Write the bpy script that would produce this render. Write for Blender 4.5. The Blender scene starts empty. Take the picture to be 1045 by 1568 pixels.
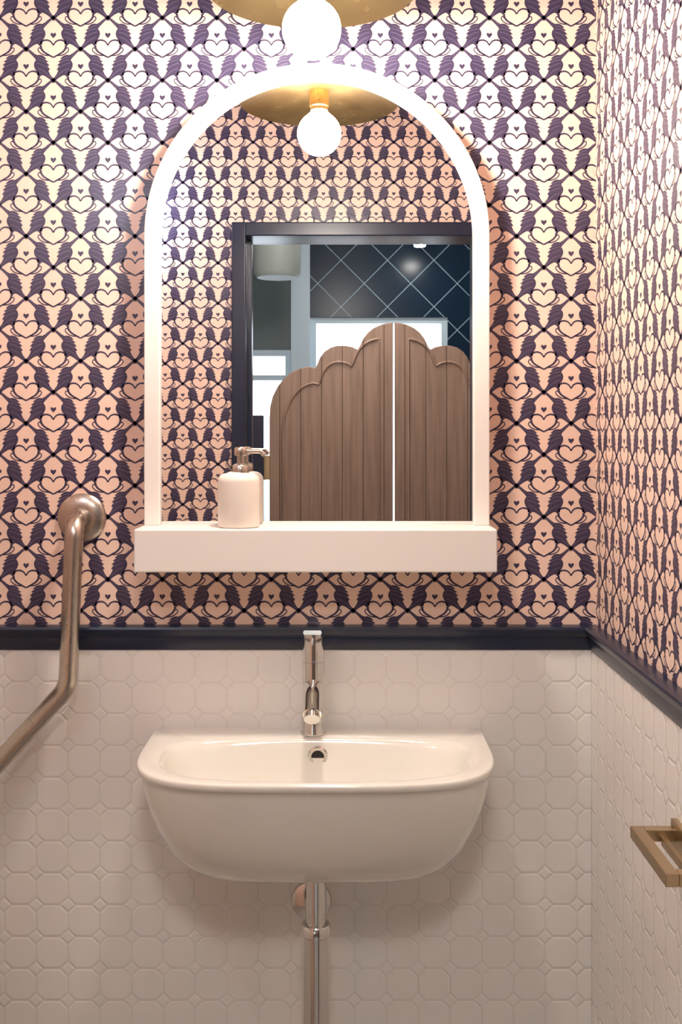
import bpy, math, bmesh
from mathutils import Vector, Matrix

S = 0.0011      # metres per photo unit on the mirror wall
D = 1.84        # camera distance from the mirror wall
H = 1.42        # eye height
scene = bpy.context.scene
COL = scene.collection

def P(px, py, d):
    """measurement on a plane d metres in front of the mirror wall"""
    k = S*(D-d)/D
    return Vector(((px-522.5)*k, -d, H-(py-665)*k))
def Q(px, py, d):
    """measurement of something seen in the mirror, d metres from the mirror wall"""
    k = S*(D+d-.06)/D
    return Vector(((px-522.5)*k, -d, H-(py-665)*k))

# ------------------------------------------------------------ node helpers
class NB:
    def __init__(s, nt): s.nt = nt
    def link(s, v, sock):
        if v is None: return
        if isinstance(v, (int, float)): sock.default_value = v
        elif isinstance(v, (tuple, list)): sock.default_value = v
        else: s.nt.links.new(v, sock)
    def m(s, op, a, b=None, c=None, clamp=False):
        n = s.nt.nodes.new('ShaderNodeMath'); n.operation = op; n.use_clamp = clamp
        for i, v in enumerate((a, b, c)):
            if v is not None: s.link(v, n.inputs[i])
        return n.outputs[0]
    def comb(s, x, y, z=0.0):
        n = s.nt.nodes.new('ShaderNodeCombineXYZ')
        s.link(x, n.inputs[0]); s.link(y, n.inputs[1]); s.link(z, n.inputs[2])
        return n.outputs[0]
    def sep(s, v):
        n = s.nt.nodes.new('ShaderNodeSeparateXYZ'); s.link(v, n.inputs[0]); return n.outputs
    def smooth(s, v, a, b, c=0.0, d=1.0):
        n = s.nt.nodes.new('ShaderNodeMapRange'); n.interpolation_type = 'SMOOTHSTEP'
        s.link(v, n.inputs[0]); n.inputs[1].default_value = a; n.inputs[2].default_value = b
        n.inputs[3].default_value = c; n.inputs[4].default_value = d
        return n.outputs[0]
    def mix(s, f, a, b):
        n = s.nt.nodes.new('ShaderNodeMix'); n.data_type = 'RGBA'
        s.link(f, n.inputs[0]); s.link(a, n.inputs[6]); s.link(b, n.inputs[7])
        return n.outputs[2]
    def noise(s, scale, vec=None, detail=2.0):
        n = s.nt.nodes.new('ShaderNodeTexNoise'); n.inputs['Scale'].default_value = scale
        n.inputs['Detail'].default_value = detail
        if vec is not None: s.link(vec, n.inputs['Vector'])
        return n.outputs[0]
    def pos(s):
        return s.nt.nodes.new('ShaderNodeNewGeometry').outputs['Position']
    def bump(s, h, dist, strength=1.0):
        n = s.nt.nodes.new('ShaderNodeBump'); n.inputs['Distance'].default_value = dist
        n.inputs['Strength'].default_value = strength; s.link(h, n.inputs['Height'])
        return n.outputs[0]

def mat(name, color=(.8, .8, .8), rough=.5, metal=0.0, coat=0.0, emit=None, estr=0.0, spec=.5, noise=0.0, bump=0.0):
    m = bpy.data.materials.new(name); m.use_nodes = True
    b = m.node_tree.nodes['Principled BSDF']
    b.inputs['Base Color'].default_value = (*color, 1)
    b.inputs['Roughness'].default_value = rough
    b.inputs['Metallic'].default_value = metal
    b.inputs['Coat Weight'].default_value = coat
    b.inputs['Coat Roughness'].default_value = .05
    b.inputs['Specular IOR Level'].default_value = spec
    if emit:
        b.inputs['Emission Color'].default_value = (*emit, 1); b.inputs['Emission Strength'].default_value = estr
    nb = NB(m.node_tree)
    if noise:
        f = nb.noise(22.0, nb.pos())
        c2 = tuple(c*(1-noise) for c in color)
        nb.link(nb.mix(f, (*color, 1), (*c2, 1)), b.inputs['Base Color'])
        nb.link(nb.m('MULTIPLY_ADD', f, noise*.6, rough-noise*.3), b.inputs['Roughness'])
    if bump:
        nb.link(nb.bump(nb.noise(30.0, nb.pos()), bump, .5), b.inputs['Normal'])
    return m

M_peach = mat('wallpaper_peach', (.90, .655, .53), .32, bump=.0015)
M_ink = mat('wallpaper_navy_ink', (.050, .038, .080), .32, bump=.0015)
M_ink2 = mat('wallpaper_violet_ink', (.12, .095, .16), .32)

def tilemat(name, axis, o1, z0):
    m = bpy.data.materials.new(name); m.use_nodes = True
    nt = m.node_tree; nb = NB(nt); b = nt.nodes['Principled BSDF']
    s = nb.sep(nb.pos()); pitch = 48.5*S
    def cell(c, o):
        return nb.m('ABSOLUTE', nb.m('WRAP', nb.m('MULTIPLY', nb.m('SUBTRACT', c, o), 1/pitch), .5, -.5))
    ax = cell(s[axis], o1); az = cell(s[2], z0)
    o = nb.m('MAXIMUM', nb.m('SUBTRACT', nb.m('MAXIMUM', ax, az), .5),
             nb.m('MULTIPLY', nb.m('SUBTRACT', nb.m('ADD', ax, az), .76), .7071))
    ao = nb.m('ABSOLUTE', o)
    nb.link(nb.mix(nb.smooth(ao, .006, .025), (.79, .745, .69, 1), (.85, .82, .78, 1)), b.inputs['Base Color'])
    b.inputs['Roughness'].default_value = .18
    h = nb.m('ADD', nb.smooth(ao, .0, .07), nb.m('MULTIPLY', nb.noise(9.0, nb.pos()), 1.4))
    nb.link(nb.bump(h, .0011, .65), b.inputs['Normal'])
    return m
M_tile_f = tilemat('octagon_tile_front', 0, (567-522.5)*S, H-(1018-665)*S)
M_tile_s = tilemat('octagon_tile_side', 1, -.0267, H-(1018-665)*S)

def diamond_tile():
    m = bpy.data.materials.new('navy_diamond_tile'); m.use_nodes = True
    nt = m.node_tree; nb = NB(nt); b = nt.nodes['Principled BSDF']
    s = nb.sep(nb.pos()); w = .27
    a = nb.m('ABSOLUTE', nb.m('WRAP', nb.m('MULTIPLY', nb.m('ADD', s[0], s[2]), 1/w), .5, -.5))
    c = nb.m('ABSOLUTE', nb.m('WRAP', nb.m('MULTIPLY', nb.m('SUBTRACT', s[0], s[2]), 1/w), .5, -.5))
    f = nb.smooth(nb.m('MINIMUM', a, c), .010, .018)
    nb.link(nb.mix(f, (.30, .42, .50, 1), (.003, .020, .045, 1)), b.inputs['Base Color'])
    b.inputs['Roughness'].default_value = .25
    b.inputs['Specular IOR Level'].default_value = .22
    nb.link(nb.bump(f, .001), b.inputs['Normal'])
    return m
M_dia = diamond_tile()

def woodmat():
    m = bpy.data.materials.new('walnut_slats'); m.use_nodes = True
    nt = m.node_tree; nb = NB(nt); b = nt.nodes['Principled BSDF']
    pos = nb.pos(); s = nb.sep(pos)
    st = nb.comb(nb.m('MULTIPLY', s[0], 30.0), s[1], nb.m('MULTIPLY', s[2], 1.6))
    g = nb.noise(2.2, st, 5.0)
    pl = nb.m('ABSOLUTE', nb.m('WRAP', nb.m('MULTIPLY', nb.m('SUBTRACT', s[0], .2), 1/.078), .5, -.5))
    pf = nb.smooth(pl, .475, .497, 1.0, 0.0)
    plank = nb.noise(1.0, nb.comb(nb.m('FLOOR', nb.m('MULTIPLY', nb.m('SUBTRACT', s[0], .239), 1/.078)), 0.0, 0.0))
    f = nb.m('MULTIPLY_ADD', plank, .3, nb.m('MULTIPLY_ADD', g, 1.5, -.4), clamp=True)
    c = nb.mix(f, (.19, .115, .08, 1), (.37, .245, .18, 1))
    nb.link(nb.mix(pf, (.13, .08, .058, 1), c), b.inputs['Base Color'])
    b.inputs['Roughness'].default_value = .4
    nb.link(nb.bump(pf, .0015), b.inputs['Normal'])
    return m
M_wood = woodmat()

def floormat():
    m = bpy.data.materials.new('floor_tile'); m.use_nodes = True
    nt = m.node_tree; nb = NB(nt); b = nt.nodes['Principled BSDF']
    s = nb.sep(nb.pos())
    a = nb.m('ABSOLUTE', nb.m('WRAP', nb.m('MULTIPLY', s[0], 1/.3), .5, -.5))
    c = nb.m('ABSOLUTE', nb.m('WRAP', nb.m('MULTIPLY', s[1], 1/.3), .5, -.5))
    f = nb.smooth(nb.m('MAXIMUM', a, c), .488, .494)
    nb.link(nb.mix(f, (.36, .33, .31, 1), (.12, .11, .10, 1)), b.inputs['Base Color'])
    b.inputs['Roughness'].default_value = .4
    return m
M_floor = floormat()

M_white = mat('white_ceiling_paint', (.84, .82, .80), .6)
M_lob = mat('lobby_grey_paint', (.42, .42, .43), .6)
M_frame = mat('white_satin_paint', (.85, .81, .76), .35)
M_navy = mat('navy_gloss_paint', (.010, .016, .042), .30)
M_cer = mat('glazed_ceramic', (.88, .855, .78), .09, coat=.6)
M_cer2 = mat('soap_ceramic', (.80, .72, .64), .35)
M_chrome = mat('chrome', (.76, .74, .70), .12, 1.0)
M_steel = mat('brushed_nickel', (.58, .51, .44), .27, 1.0, noise=.08)
M_brass = mat('aged_brass', (.75, .52, .24), .26, 1.0, noise=.2)
M_brassd = mat('antique_brass', (.62, .48, .30), .3, 1.0, noise=.15)
M_black = mat('black_void', (.005, .005, .005), .5)
M_mirror = mat('mirror_glass', (.82, .82, .82), 0.0, 1.0)
M_bulb = mat('bulb_glow', (1, 1, 1), .2, emit=(1.0, .895, .80), estr=330)
M_cool = mat('added_glare_glow', (1, 1, 1), .3, emit=(.70, .82, 1.0), estr=190)
M_globe = mat('fill_globe_glow', (1, 1, 1), .3, emit=(1.0, .94, .88), estr=64)
M_spotl = mat('spot_glow', (1, 1, 1), .3, emit=(1, .97, .92), estr=220)
M_teal = mat('grey_green_paint', (.11, .155, .165), .4)
M_pale = mat('pale_blue_paint', (.60, .76, .86), .4)
M_grey = mat('grey_shade', (.40, .45, .42), .5)

# ------------------------------------------------------------ mesh helpers
def obj(name, verts, faces, m, parent=None, smooth=False, bevel=0.0, segs=3, angle=40):
    me = bpy.data.meshes.new(name)
    me.from_pydata([tuple(v) for v in verts], [], faces); me.update()
    bm = bmesh.new(); bm.from_mesh(me); bmesh.ops.recalc_face_normals(bm, faces=bm.faces)
    bm.to_mesh(me); bm.free()
    o = bpy.data.objects.new(name, me); COL.objects.link(o)
    if m: me.materials.append(m)
    if smooth:
        for p in me.polygons: p.use_smooth = True
        try: me.set_sharp_from_angle(angle=math.radians(angle))
        except Exception: pass
    if bevel:
        md = o.modifiers.new('bevel', 'BEVEL'); md.width = bevel; md.segments = segs; md.limit_method = 'ANGLE'
    if parent: o.parent = parent
    return o
def empty(name):
    e = bpy.data.objects.new(name, None); COL.objects.link(e); e.empty_display_size = .05; return e

def boxes(name, lst, m, parent=None, bevel=0.0):
    vs, fs = [], []
    for (x0, y0, z0), (x1, y1, z1) in lst:
        n = len(vs)
        vs += [(x, y, z) for z in (z0, z1) for y in (y0, y1) for x in (x0, x1)]
        fs += [tuple(n+i for i in f) for f in ((0,1,3,2),(4,5,7,6),(0,1,5,4),(2,3,7,6),(0,2,6,4),(1,3,7,5))]
    return obj(name, vs, fs, m, parent, bevel=bevel)

def revolve(name, prof, c, m, parent=None, axis='Z', n=64, angle=40):
    vs, fs = [], []
    R = {'Z': Matrix.Identity(3), 'Y': Matrix.Rotation(math.radians(90), 3, 'X'), 'X': Matrix.Rotation(math.radians(90), 3, 'Y')}[axis]
    for r, h in prof:
        for i in range(n):
            a = 2*math.pi*i/n
            vs.append(Vector(c)+R @ Vector((max(r, 1e-5)*math.cos(a), max(r, 1e-5)*math.sin(a), h)))
    for j in range(len(prof)-1):
        for i in range(n):
            k = (i+1) % n
            fs.append((j*n+i, j*n+k, (j+1)*n+k, (j+1)*n+i))
    fs.append(tuple(range(n))[::-1]); fs.append(tuple(range((len(prof)-1)*n, len(prof)*n)))
    return obj(name, vs, fs, m, parent, smooth=True, angle=angle)

def fillet(pts, rad, n=12):
    pts = [Vector(p) for p in pts]; out = [pts[0]]
    for i in range(1, len(pts)-1):
        a, b, c = pts[i-1], pts[i], pts[i+1]
        d1 = (a-b).normalized(); d2 = (c-b).normalized()
        ang = d1.angle(d2); r = rad[i-1] if isinstance(rad, list) else rad
        t = r/math.tan(ang/2)
        p1 = b+d1*t; p2 = b+d2*t
        cen = b+(d1+d2).normalized()*(r/math.sin(ang/2))
        v1 = p1-cen; v2 = p2-cen; w = v1.angle(v2)
        for k in range(n+1):
            f = k/n
            out.append(cen+(v1*math.sin((1-f)*w)+v2*math.sin(f*w))/math.sin(w))
    out.append(pts[-1]); return out

def sweep(name, pts, r, m, parent=None, n=24, section=None, up=None):
    pts = [Vector(p) for p in pts]; N = len(pts)
    sec = section or [(r*math.cos(2*math.pi*i/n), r*math.sin(2*math.pi*i/n)) for i in range(n)]
    n = len(sec); vs, fs = [], []
    T = []
    for i in range(N):
        if i == 0: t = pts[1]-pts[0]
        elif i == N-1: t = pts[-1]-pts[-2]
        else: t = (pts[i+1]-pts[i]).normalized()+(pts[i]-pts[i-1]).normalized()
        T.append(t.normalized())
    nrm = Vector(up) if up else T[0].orthogonal()
    for i in range(N):
        nrm = (nrm-T[i]*nrm.dot(T[i])).normalized()
        b = T[i].cross(nrm)
        for (x, y) in sec:
            vs.append(pts[i]+nrm*x+b*y)
    for j in range(N-1):
        for i in range(n):
            q = (i+1) % n
            fs.append((j*n+i, j*n+q, (j+1)*n+q, (j+1)*n+i))
    fs.append(tuple(range(n))); fs.append(tuple(range((N-1)*n, N*n)))
    return obj(name, vs, fs, m, parent, smooth=True, angle=35)

# ------------------------------------------------------------ printed wallpaper (real inlaid shapes)
def cr(pts, n=5, closed=False):
    out = []; N = len(pts)
    rng = range(N) if closed else range(N-1)
    for i in rng:
        g = (lambda k: pts[k % N]) if closed else (lambda k: pts[min(max(k, 0), N-1)])
        p0, p1, p2, p3 = g(i-1), g(i), g(i+1), g(i+2)
        for k in range(n):
            t = k/n
            out.append(tuple(.5*((2*p1[j])+(-p0[j]+p2[j])*t+(2*p0[j]-5*p1[j]+4*p2[j]-p3[j])*t*t+(-p0[j]+3*p1[j]-3*p2[j]+p3[j])*t**3) for j in (0, 1)))
    if not closed: out.append(pts[-1])
    return out
def stroke(pts, w0, w1=None, n=4):
    w1 = w0 if w1 is None else w1
    c = cr(pts, n); L, R = [], []
    for i, p in enumerate(c):
        a = c[max(i-1, 0)]; b = c[min(i+1, len(c)-1)]
        dx, dy = b[0]-a[0], b[1]-a[1]; l = math.hypot(dx, dy) or 1
        w = w0+(w1-w0)*i/(len(c)-1)
        L.append((p[0]-dy/l*w, p[1]+dx/l*w)); R.append((p[0]+dy/l*w, p[1]-dx/l*w))
    return [[L[i], L[i+1], R[i+1], R[i]] for i in range(len(c)-1)]
def mirror_x(ps): return [[(-x, y) for x, y in p] for p in ps]
# one swan in profile: tail crossing at (43,-25), plump winged body, arched neck, raised tip at (0,30)
body = cr([(44, -26.5), (37, -20.5), (30, -15.5), (24.5, -13.5), (20.5, -17)], 4) \
     + cr([(17.8, -12.5), (16.6, -8), (13.8, -4), (12.0, 1.5), (12.8, 6.5), (14.8, 10.0), (10.5, 15.4), (5.5, 20.6), (0, 25.5)], 4) \
     + [(0, 31.0), (4, 26.8), (8.5, 23.4), (13, 19.6), (17, 17.4)] \
     + cr([(17, 17.4), (21.5, 17.8), (26.5, 16.2), (31.5, 11.6)], 3)[1:] + [(28.5, 11.2), (34.6, 7.2), (31.0, 6.4), (36.4, 1.4), (32.8, 1.0), (36.8, -5.0), (34.2, -6.2), (36.8, -12), (43, -20.5)]
dotp = [[(0, -4.6), (3.8, -.4), (4.4, 2.4), (2.7, 4.0), (0, 2.2), (-2.7, 4.0), (-4.4, 2.4), (-3.8, -.4)]]
right = [body] + stroke([(18.8, -14), (17.8, -10.0), (14, -7.8), (8.5, -7.6), (3.4, -10.2), (0, -15.5)], 1.7, 1.0) \
    + stroke([(19.2, -15), (18.6, -20), (14.5, -25.5), (8, -29.5), (0, -34.0)], 1.7, 1.2) \
    + stroke([(6, -30.8), (13, -30.5), (19.5, -27.5), (23.5, -22.8), (22.0, -19.0), (19.6, -20.6)], 1.0, .7)
veins = stroke([(17, 14), (23, 13.5), (29, 11)], .65) + stroke([(16.5, 10), (25, 8.7), (32, 5)], .65) + stroke([(16, 5), (24, 3.0), (33, -2)], .65) \
    + stroke([(18, -3), (28, -7.5), (38, -17)], .6) + stroke([(3, 26), (10, 20), (14, 14)], .5)
MOT = [(1, p) for p in right+mirror_x(right)+dotp]+[(2, p) for p in veins+mirror_x(veins)]
CW, CH = 83.5, 95.5

def papered_wall(name, blocks, tomap, rects, u0, v0):
    bm = bmesh.new()
    for (x0, y0, z0), (x1, y1, z1) in blocks:
        v = [bm.verts.new((x, y, z)) for z in (z0, z1) for y in (y0, y1) for x in (x0, x1)]
        for f in ((0,2,3,1),(4,5,7,6),(0,1,5,4),(2,6,7,3),(0,4,6,2),(1,3,7,5)):
            bm.faces.new([v[i] for i in f])
    base = bpy.data.meshes.new(name)
    bm.to_mesh(base); bm.free()
    allm = bmesh.new(); allm.from_mesh(base)
    for (ua, ub, va, vb) in rects:
        b2 = bmesh.new()
        i0 = int(math.floor((ua-u0)/(CW*S)*2))-1; i1 = int(math.ceil((ub-u0)/(CW*S)*2))+1
        j0 = int(math.floor((va-v0)/(CH*S)*2))-1; j1 = int(math.ceil((vb-v0)/(CH*S)*2))+1
        for i in range(i0, i1+1):
            for j in range(j0, j1+1):
                if (i+j) % 2: continue
                cu, cv = u0+i*CW*S/2, v0+j*CH*S/2
                for mi, poly in MOT:
                    vs = [b2.verts.new((cu+x*S, cv+y*S, mi*.00012)) for x, y in poly]
                    f = b2.faces.new(vs); f.material_index = mi
        for co, no in (((ua, 0, 0), (-1, 0, 0)), ((ub, 0, 0), (1, 0, 0)), ((0, va, 0), (0, -1, 0)), ((0, vb, 0), (0, 1, 0))):
            bmesh.ops.bisect_plane(b2, geom=list(b2.verts)+list(b2.edges)+list(b2.faces), plane_co=co, plane_no=no, clear_outer=True)
        bmesh.ops.triangulate(b2, faces=list(b2.faces))
        for v in b2.verts: v.co = tomap(v.co.x, v.co.y, v.co.z)
        nrm = (tomap(0, 0, 1)-tomap(0, 0, 0))
        for f in b2.faces:
            f.normal_update()
            if f.normal.dot(nrm) < 0: f.normal_flip()
        tmp = bpy.data.meshes.new('tmp'); b2.to_mesh(tmp); b2.free()
        allm.from_mesh(tmp); bpy.data.meshes.remove(tmp)
    allm.to_mesh(base); allm.free()
    for m in (M_peach, M_ink, M_ink2): base.materials.append(m)
    o = bpy.data.objects.new(name, base); COL.objects.link(o); return o

# ------------------------------------------------------------ room shell
XR = .430; XL = -.71; YE = -1.08; YE2 = -1.18; ZC = 2.5
RT = H-(957-665)*S+.001
RB = H-(993-665)*S
X0 = (875-522.5)*S; Z0 = H+(665-293)*S
OL, OR, OT = -.248, .350, H+.515
aw = .036
vb = RT-.005
papered_wall('wall_back', [((XL-.1, 0, 0), (XR+.1, .12, ZC))], lambda u, v, l: Vector((u, -l, v)), [(XL, XR, vb, ZC)], X0, Z0)
papered_wall('wall_right', [((XR, YE2, 0), (XR+.12, 0, ZC))], lambda u, v, l: Vector((XR-l, -u, v)), [(0, -YE, vb, ZC)], -.001, Z0)
papered_wall('wall_left', [((XL-.12, YE2, 0), (XL, 0, ZC))], lambda u, v, l: Vector((XL+l, -u, v)), [(0, -YE, vb, ZC)], .01, Z0)
papered_wall('wall_entrance', [((XL, YE2, 0), (OL-.02, YE, ZC)), ((OR+.02, YE2, 0), (XR, YE, ZC)), ((OL-.02, YE2, OT+.02), (OR+.02, YE, ZC))],
             lambda u, v, l: Vector((u, YE+l, v)), [(XL, OL-aw, vb, ZC), (OR+aw, XR, vb, ZC), (OL-aw, OR+aw, OT+aw, ZC)], 0.0, H+.05)
boxes('ceiling', [((XL-.1, YE2, ZC), (XR+.1, .1, ZC+.08))], M_white)
boxes('floor', [((-1.7, -4.8, -.08), (1.7, .1, 0))], M_floor)
TT = .010
boxes('wall_back_tile_wainscot', [((XL, -TT, 0), (XR-TT, 0, RB+.01))], M_tile_f, bevel=.001)
boxes('wall_right_tile_wainscot', [((XR-TT, YE, 0), (XR, 0, RB+.01))], M_tile_s)
boxes('wall_left_tile_wainscot', [((XL, YE, 0), (XL+TT, -TT, RB+.01))], M_tile_s)

hh = RT-RB
prof = [(0, 0), (.012, 0), (.014, .006), (.016, .010), (.016, .022), (.020, .026), (.023, .031), (.024, .036), (.022, .0395), (.017, hh-.001), (.012, hh), (0, hh)]
def rail(name, a, b, out, m1=0, m2=0, m=M_navy):
    a = Vector(a); b = Vector(b); d = (b-a).normalized(); o = Vector(out)
    vs = []; n = len(prof)
    for base, mm in ((a, m1), (b, m2)):
        for (x, z) in prof: vs.append(base+o*x+d*(x*mm)+Vector((0, 0, z)))
    fs = [(i, (i+1) % n, n+(i+1) % n, n+i) for i in range(n)]+[tuple(range(n)), tuple(range(n, 2*n))]
    return obj(name, vs, fs, m, smooth=True, angle=30)
rail('trim_1', (XL, 0, RB), (XR, 0, RB), (0, -1, 0), 1, -1)
rail('trim_2', (XR, 0, RB), (XR, YE, RB), (-1, 0, 0), 1, 0)
rail('trim_3', (XL, 0, RB), (XL, YE, RB), (1, 0, 0), 1, 0)

e = empty('door_frame')
boxes('architrave', [((OL-aw, YE, 0), (OL, YE+.018, OT+aw)), ((OR, YE, 0), (OR+aw, YE+.018, OT+aw)), ((OL, YE, OT), (OR, YE+.018, OT+aw))], M_navy, e, .003)
boxes('architrave_outer', [((OL-aw, YE2-.018, 0), (OL, YE2, OT+aw)), ((OR, YE2-.018, 0), (OR+aw, YE2, OT+aw)), ((OL, YE2-.018, OT), (OR, YE2, OT+aw))], M_navy, e, .003)
boxes('jamb_lining', [((OL-.02, YE2, 0), (OL, YE, OT)), ((OR, YE2, 0), (OR+.02, YE, OT)), ((OL-.02, YE2, OT), (OR+.02, YE, OT+.02))], M_navy, e)
boxes('door_stop', [((OL, YE2, 0), (OL+.010, YE2+.04, OT))], M_navy, e)

# ------------------------------------------------------------ arched mirror with shelf
e = empty('arched_wall_mirror')
FD = .045; MD = .034
kf = S*(D-FD)/D
cx = (485.5-522.5)*kf; cz = H-(361-665)*kf
Ro = 265*kf; Ri = 240.5*kf
zb = H-.150
def arch(R, z0, c=cx):
    pts = [(c-R, z0)]
    for i in range(65):
        a = math.pi-math.pi*i/64
        pts.append((c+R*math.cos(a), cz+R*math.sin(a)))
    pts.append((c+R, z0)); return pts
ao, ai = arch(Ro, zb), arch(Ri, zb)
n = len(ao); vs = []; fs = []
for (ring, y) in ((ao, -FD), (ai, -FD), (ai, 0), (ao, 0)):
    vs += [(x, y, z) for x, z in ring]
for k in range(4):
    k2 = (k+1) % 4
    for i in range(n-1):
        fs.append((k*n+i, k*n+i+1, k2*n+i+1, k2*n+i))
fs.append((0, n, 2*n, 3*n)); fs.append((n-1, 2*n-1, 3*n-1, 4*n-1))
obj('arch_frame', vs, fs, M_frame, e, bevel=.002)
am = arch(Ri+.004, zb-.004)
vs = [(x, -MD, z) for x, z in am]+[(x, -.001, z) for x, z in am]; n = len(am)
fs = [tuple(range(n)), tuple(range(n, 2*n))]+[(i, (i+1) % n, n+(i+1) % n, n+i) for i in range(n)]
obj('mirror_glass', vs, fs, M_mirror, e)
SD = .118
boxes('shelf', [((cx-Ro-.003, -SD, zb-.068), (cx+Ro+.002, 0, zb))], M_frame, e, .0025)

# ------------------------------------------------------------ soap dispenser
e = empty('soap_dispenser')
dd = .074; sx = P(366, 700, dd).x; z0 = zb
r = .0340
pf = [(0, 0), (r-.003, 0), (r-.0005, .002), (r, .006), (r, .073)]
for i in range(1, 9):
    a = math.radians(90*i/8); pf.append((r-.014+.014*math.cos(a), .073+.014*math.sin(a)))
pf += [(.0145, .088), (.0135, .089), (0, .089)]
revolve('bottle', pf, (sx, -dd, z0), M_cer2, e)
revolve('collar', [(0, .088), (.0135, .088), (.0135, .099), (.012, .101), (.006, .103), (.006, .116), (0, .116)], (sx+.003, -dd, z0), M_steel, e)
revolve('pump_head', [(0, .115), (.0095, .115), (.0105, .117), (.0105, .127), (.009, .129), (0, .129)], (sx+.003, -dd, z0), M_steel, e)
sweep('nozzle', fillet([(sx+.008, -dd, z0+.123), (sx+.036, -dd-.004, z0+.1225), (sx+.042, -dd-.005, z0+.116)], .005), .004, M_steel, e, 16)

# ------------------------------------------------------------ ceiling lamp with brass disc shade
e = empty('pendant_lamp')
lx, ly, lz = -.0414, -.302, H+.570
r = .0415; pf = [(0, -r)]
for i in range(1, 16):
    a = math.radians(-90+155*i/16); pf.append((r*math.cos(a), r*math.sin(a)))
pf += [(.016, .041), (.0145, .047), (0, .047)]
revolve('globe_bulb', pf, (lx, ly, lz), M_bulb, e, n=40)
revolve('socket', [(0, .044), (.0165, .044), (.0165, .050), (.0185, .052), (.0185, .080), (.016, .083), (0, .083)], (lx, ly, lz), M_brass, e)
sh = []
for i in range(17):
    t = i/16; sh.append((.018+(.150-.018)*t, .080-.024*t**1.6))
shp = sh+[(.151, .0575)]+[(q[0], q[1]+.0022) for q in reversed(sh)]+[(0, .0825)]
revolve('disc_shade', [(0, .080)]+shp, (lx, ly, lz), M_brass, e, n=96)
revolve('rod', [(0, .080), (.006, .080), (.006, ZC-lz-.02), (.05, ZC-lz-.018), (.052, ZC-lz), (0, ZC-lz)], (lx, ly, lz), M_brass, e, n=32)

# unseen lamp on the left wall, added for the cool glare on the wallpaper
e = empty('added_glare_lamp')
sy, sz = -.98, 2.01
revolve('back_plate', [(0, 0), (.035, 0), (.035, .012), (.008, .014), (.008, .13), (0, .13)], (XL, sy, sz), M_brass, e, 'X', 32)
revolve('glare_lamp_glass', [(0, 0), (.014, .002), (.023, .012), (.026, .026), (.023, .040), (.014, .050), (0, .052)], (XL+.125, sy, sz), M_cool, e, 'X', 24)

# ------------------------------------------------------------ wash basin
e = empty('wash_basin')
bx = -.0385; RZ = H-.4915
def outline(a, yb, yf, nf, nbk, yc, N=160):
    pts = []
    for i in range(N):
        t = 2*math.pi*i/N
        c, s = math.cos(t), math.sin(t)
        bb, nn = ((yf-yc), nf) if s >= 0 else ((yc-yb), nbk)
        rr = (abs(c/a)**nn+abs(s/bb)**nn)**(-1/nn)
        pts.append((rr*c, yc+rr*s))
    return pts
def loft(name, rings, m, par):
    N = len(rings[0][0]); vs = []; fs = []
    for pts, z in rings:
        vs += [(bx+x, -y, z) for x, y in pts]
    for j in range(len(rings)-1):
        for i in range(N):
            k = (i+1) % N
            fs.append((j*N+i, j*N+k, (j+1)*N+k, (j+1)*N+i))
    fs.append(tuple(range(N))); fs.append(tuple(range((len(rings)-1)*N, len(rings)*N)))
    return obj(name, vs, fs, m, par, smooth=True, angle=50)
Y0 = TT
rings = []
body_r = [(-.190, .140, .150), (-.1895, .165, .176), (-.186, .181, .191), (-.178, .196, .206), (-.160, .215, .226), (-.135, .232, .246),
        (-.105, .246, .264), (-.075, .2565, .279), (-.045, .2640, .292), (-.024, .2675, .300), (-.016, .2685, .3025), (-.0135, .2705, .3055), (-.011, .2725, .3085),
        (-.007, .2735, .3105), (-.003, .2732, .3102), (-.0008, .2720, .3090), (0, .2700, .3065)]
for z, a, yf in body_r:
    rings.append((outline(a, Y0, yf, 3.7, 30, Y0+.09), RZ+z))
bowl = [(-.0005, .240, .068, .291, 3.2, 4.0), (-.0018, .2370, .071, .288, 3.1, 3.4), (-.005, .2350, .0735, .286, 3.0, 3.2), (-.012, .232, .0755, .283, 2.9, 3.0),
        (-.03, .226, .080, .276, 2.8, 2.8), (-.06, .212, .087, .262, 2.6, 2.6), (-.09, .188, .098, .243, 2.5, 2.4), (-.115, .14, .118, .222, 2.3, 2.2), (-.125, .07, .145, .195, 2, 2), (-.128, .02, .160, .18, 2, 2)]
for z, a, yb, yf, nf, nk in bowl:
    rings.append((outline(a, yb, yf, nf, nk, (yb+yf)/2 if z < -.1 else .155), RZ+z))
loft('ceramic_body', rings, M_cer, e)
ov = Vector((bx+.001, -.0765, RZ-.028))
revolve('overflow_ring', [(.009, 0), (.0165, 0), (.0165, .003), (.0145, .005), (.0105, .005), (.009, .003), (.009, 0)], ov, M_chrome, e, 'Y', 48)
revolve('overflow_hole', [(0, -.003), (.0095, -.003), (.0095, .0035), (0, .0035)], ov, M_black, e, 'Y', 32)
revolve('drain', [(0, 0), (.022, 0), (.024, .002), (.018, .004), (0, .004)], (bx, -.170, RZ-.128), M_chrome, e)

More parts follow.
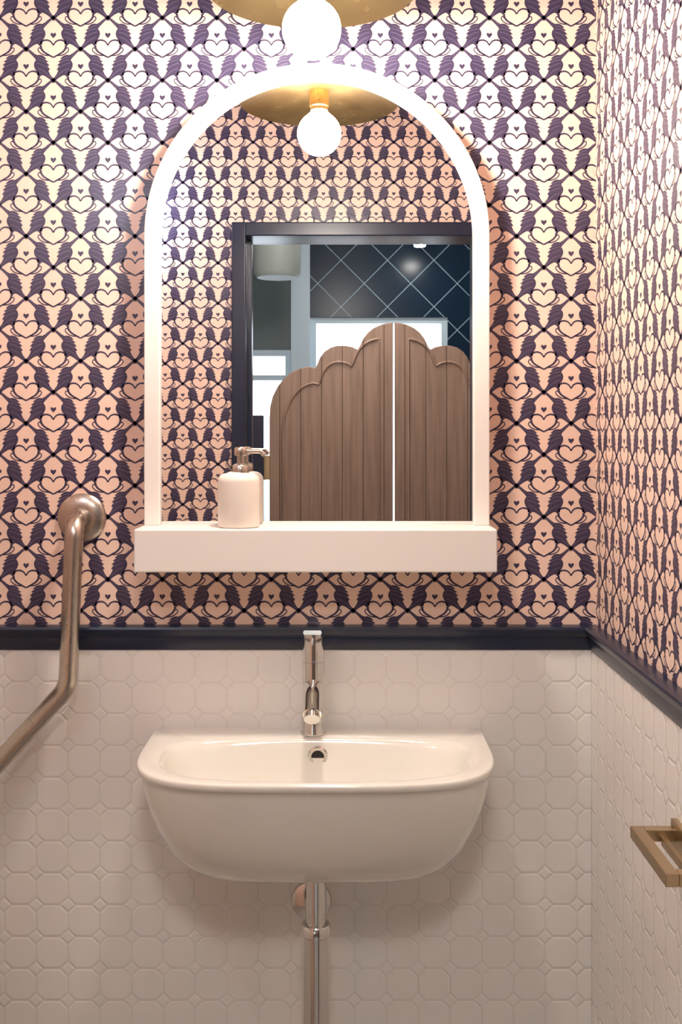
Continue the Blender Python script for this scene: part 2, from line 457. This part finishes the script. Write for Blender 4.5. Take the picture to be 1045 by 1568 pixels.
# ------------------------------------------------------------ mixer tap
e = empty('basin_mixer_tap')
ty = -.042; tx = P(480, 1118, .042).x
revolve('base_body', [(0, 0), (.0215, 0), (.0215, .003), (.0205, .006), (.0190, .03), (.0172, .06), (.0164, .085), (.0164, .112), (0, .112)], (tx, ty, RZ), M_chrome, e)
revolve('joint_ring', [(0, .112), (.0176, .112), (.0176, .118), (0, .118)], (tx, ty, RZ), M_chrome, e)
revolve('handle_cap', [(0, .118), (.0168, .118), (.0172, .124), (.0176, .156), (.0165, .161), (0, .163)], (tx, ty, RZ), M_chrome, e)
sec = [(-.0135, -.0035), (.0135, -.0035), (.0150, 0), (.0135, .0035), (-.0135, .0035), (-.0150, 0)]
sweep('lever', [(tx, ty+.008, RZ+.157), (tx, ty-.025, RZ+.165), (tx, ty-.055, RZ+.175)], 0, M_chrome, e, section=sec, up=(1, 0, 0))
sweep('spout', fillet([(tx, ty, RZ+.078), (tx, ty-.045, RZ+.072), (tx, ty-.080, RZ+.050)], .04), .0150, M_chrome, e, 32)
sweep('aerator', [(tx, ty-.077, RZ+.052), (tx, ty-.086, RZ+.0445)], .0125, M_chrome, e, 32)

# ------------------------------------------------------------ waste pipe
e = empty('waste_pipe')
wx, wy = P(484, 1450, .15).x, -.150
zt = RZ-.188
zn = P(484, 1415, .15).z
revolve('tail_pipe', [(0, zn), (.0155, zn), (.0155, zt), (0, zt)], (wx, wy, 0), M_chrome, e)
revolve('lower_trap', [(0, .12), (.022, .12), (.022, zn-.016), (.0238, zn-.014), (.0238, zn-.002), (.021, zn+.002), (0, zn+.003)], (wx, wy, 0), M_chrome, e)
revolve('floor_flange', [(0, 0), (.04, 0), (.038, .006), (.022, .01), (.022, .12), (0, .12)], (wx, wy, 0), M_chrome, e)
fl = P(477, 1378, TT)
revolve('wall_flange', [(0, 0), (.034, 0), (.032, .006), (.020, .010), (0, .010)], (fl.x, -TT, fl.z), M_chrome, e, 'Y')
sweep('wall_arm', [(fl.x, -TT-.004, fl.z), (wx, wy, fl.z-.004)], .012, M_chrome, e)

# ------------------------------------------------------------ grab rail
e = empty('grab_rail')
gd = .062
p0 = P(114, 797, gd)
p1 = P(104, 1052, gd); p2 = P(-70, 1241, gd)
sweep('tube', fillet([(p0.x, -.006, p0.z), (p0.x, -gd, p0.z), tuple(p1), tuple(p2), (p2.x, -TT-.004, p2.z)], [.030, .05, .03], 16), .0152, M_steel, e, 32)
revolve('flange_upper', [(0, 0), (.041, 0), (.041, .003), (.036, .008), (.020, .011), (0, .011)], (p0.x-.002, 0, p0.z), M_steel, e, 'Y')
revolve('flange_lower', [(0, 0), (.041, 0), (.041, .003), (.036, .008), (.020, .011), (0, .011)], (p2.x, -TT, p2.z), M_steel, e, 'Y')

# ------------------------------------------------------------ brass roll holder on right wall
e = empty('toilet_roll_holder')
t = .015; hz = H-.487; hy = -.480; hx = .360; W = XR-TT
boxes('frame_bar', [((hx, hy-.150, hz-t), (hx+t, hy, hz)), ((hx+t, hy-t, hz-t), (W, hy, hz)), ((hx+t, hy-.150, hz-t), (W, hy-.150+t, hz))], M_brassd, e, .0012)
boxes('wall_plate', [((W-.008, hy-.155, hz-.022), (W, hy+.005, hz+.008))], M_brassd, e, .0012)
boxes('inner_bar', [((hx+.034, hy-.136, hz-t-.004), (hx+.042, hy-t, hz-.008))], M_brassd, e, .0012)

# ------------------------------------------------------------ bar room behind, seen in the mirror
LX, LY, LZ = 1.6, -4.6, 2.95
boxes('wall_lobby_left', [((-LX-.1, LY, 0), (-LX, YE2, LZ))], M_lob)
boxes('wall_lobby_right', [((LX, LY, 0), (LX+.1, YE2, LZ))], M_lob)
boxes('wall_lobby_near', [((-LX, YE2, 0), (XL-.12, YE, LZ)), ((XR+.12, YE2, 0), (LX, YE, LZ)), ((XL-.12, YE2, ZC+.08), (XR+.12, YE, LZ))], M_lob)
boxes('ceiling_lobby', [((-LX-.1, LY-.1, LZ), (LX+.1, YE, LZ+.08))], M_white)
w1t = H+.68; w2t = H+.49; wb = .85
boxes('wall_lobby_far', [((-LX, LY-.1, 0), (LX, LY, wb)), ((-LX, LY-.1, wb), (-.85, LY, LZ)), ((-.85, LY-.1, w2t), (-.28, LY, LZ)),
      ((.62, LY-.1, wb), (LX, LY, LZ)), ((-.28, LY-.1, w1t), (.62, LY, LZ))], M_teal)
boxes('wall_lobby_pillar', [((-.29, LY-.1, wb), (-.18, LY+.05, LZ))], M_pale)
boxes('wall_lobby_navy_tile', [((-.18, LY, w1t), (1.3, LY+.03, LZ)), ((.62, LY, 0), (1.3, LY+.03, w1t))], M_dia)
def window(name, x0, x1, z0, z1, mull):
    e = empty(name); f = .035
    L = [((x0, LY-.07, z0), (x0+f, LY+.01, z1)), ((x1-f, LY-.07, z0), (x1, LY+.01, z1)), ((x0+f, LY-.07, z0), (x1-f, LY+.01, z0+f)), ((x0+f, LY-.07, z1-f), (x1-f, LY+.01, z1))]
    for q in mull: L.append(((x0+f, LY-.06, q-.015), (x1-f, LY, q+.015)))
    boxes('frame', L, M_pale, e)
window('window_1', -.18, .62, wb, w1t, [])
window('window_2', -.85, -.29, wb, w2t, [H+.33])

# swing doors
def leaf(name, mirror):
    e = empty(name); dl = 2.32
    top = [(603, 495), (596, 495.5), (585, 498), (574, 503), (565, 510), (558, 519), (553, 530), (549, 536), (541, 532), (530, 530), (519, 530), (508, 533), (499, 539), (492, 548), (488, 558), (485, 564),
           (474, 562), (461, 565), (448, 571), (436, 581), (427, 593), (420, 607), (416, 623), (415, 640)]
    pts = [Q(a, b, dl) for a, b in top]
    xc = Q(603, 500, dl).x
    def tr(x): return 2*xc-x+.0035 if mirror else x-.0035
    th = .034; bot = .35
    pl = [(p.x, p.z) for p in pts]
    pl.append((pl[-1][0], bot)); pl.append((pl[0][0], bot))
    vs = [(tr(x), -dl+th/2, z) for x, z in pl]+[(tr(x), -dl-th/2, z) for x, z in pl]; n = len(pl)
    fs = [tuple(range(n)), tuple(range(n, 2*n))]+[(i, (i+1) % n, n+(i+1) % n, n+i) for i in range(n)]
    obj('panel', vs, fs, M_wood, e, bevel=.003)
    x_in, x_out = pl[0][0], pl[-3][0]
    ins = [(x_in-.052, bot+.08)]
    for x, z in pl[:-2]:
        f = (x-x_out)/(x_in-x_out)
        ins.append((x_out+.05+(x_in-x_out-.102)*f, z-.062))
    ins.append((x_out+.05, bot+.08)); ins.append(ins[0])
    for sgn, nm in ((1, 'moulding_front'), (-1, 'moulding_rear')):
        sweep(nm, [(tr(x), -dl+sgn*th/2, z) for x, z in ins], .0055, M_wood, e, 10)
    boxes('hinge_plate', [((min(tr(x_out), tr(x_out-.02)), -dl-.012, z), (max(tr(x_out), tr(x_out-.02)), -dl+.012, z+.09)) for z in (.5, 1.25)], M_brassd, e)
    px = sorted((tr(x_out-.02), tr(x_out-.075)))
    boxes('hinge_post', [((px[0], -2.37, 0), (px[1], -2.27, H+.07))], M_navy, e, .004)
leaf('swing_door', False); leaf('swing_door.001', True)

# unseen globe added as fill light, then the lobby lamps
e = empty('added_fill_light')
gc = (0.0, -2.05, 2.42); pf = [(0, -.13)]
for i in range(1, 16):
    q = math.radians(-90+170*i/16); pf.append((.13*math.cos(q), .13*math.sin(q)))
pf += [(0, .13)]
revolve('fill_globe', pf, gc, M_globe, e, n=32)
revolve('stem', [(0, .125), (.01, .125), (.01, LZ-gc[2]-.01), (.05, LZ-gc[2]-.01), (.05, LZ-gc[2]), (0, LZ-gc[2])], gc, M_brass, e, n=24)
e = empty('drum_pendant_lamp')
q = Q(425, 395, 3.6)
revolve('drum_shade', [(0, -.13), (.10, -.13), (.115, -.11), (.12, .10), (.10, .13), (0, .13)], (q.x, q.y, q.z+.03), M_grey, e)
revolve('cord', [(0, .12), (.006, .12), (.006, LZ-q.z-.03), (0, LZ-q.z-.03)], (q.x, q.y, q.z+.03), M_black, e, n=12)
e = empty('ceiling_spotlight')
q = Q(643, 378, 4.2)
revolve('can', [(0, .012), (.035, .012), (.035, .10), (.012, .11), (.012, LZ-q.z), (0, LZ-q.z)], tuple(q), M_black, e, n=32)
revolve('lens', [(0, 0), (.03, 0), (.033, .012), (0, .012)], tuple(q), M_spotl, e, n=32)

# ------------------------------------------------------------ world (daylight through windows)
w = bpy.data.worlds.new('daylight'); scene.world = w; w.use_nodes = True
bg = w.node_tree.nodes['Background']; bg.inputs[0].default_value = (.82, .91, 1.0, 1); bg.inputs[1].default_value = 5

# ------------------------------------------------------------ camera
cd = bpy.data.cameras.new('camera'); cam = bpy.data.objects.new('camera', cd); COL.objects.link(cam)
cam.location = (0, -D, H); cam.rotation_euler = (math.radians(90), 0, 0)
cd.sensor_fit = 'HORIZONTAL'; cd.sensor_width = 36; cd.lens = 36*(D/S)/1045
cd.shift_y = -119/1045; cd.clip_start = .05
scene.camera = cam
scene.view_settings.view_transform = 'Standard'
scene.view_settings.exposure = 0.0
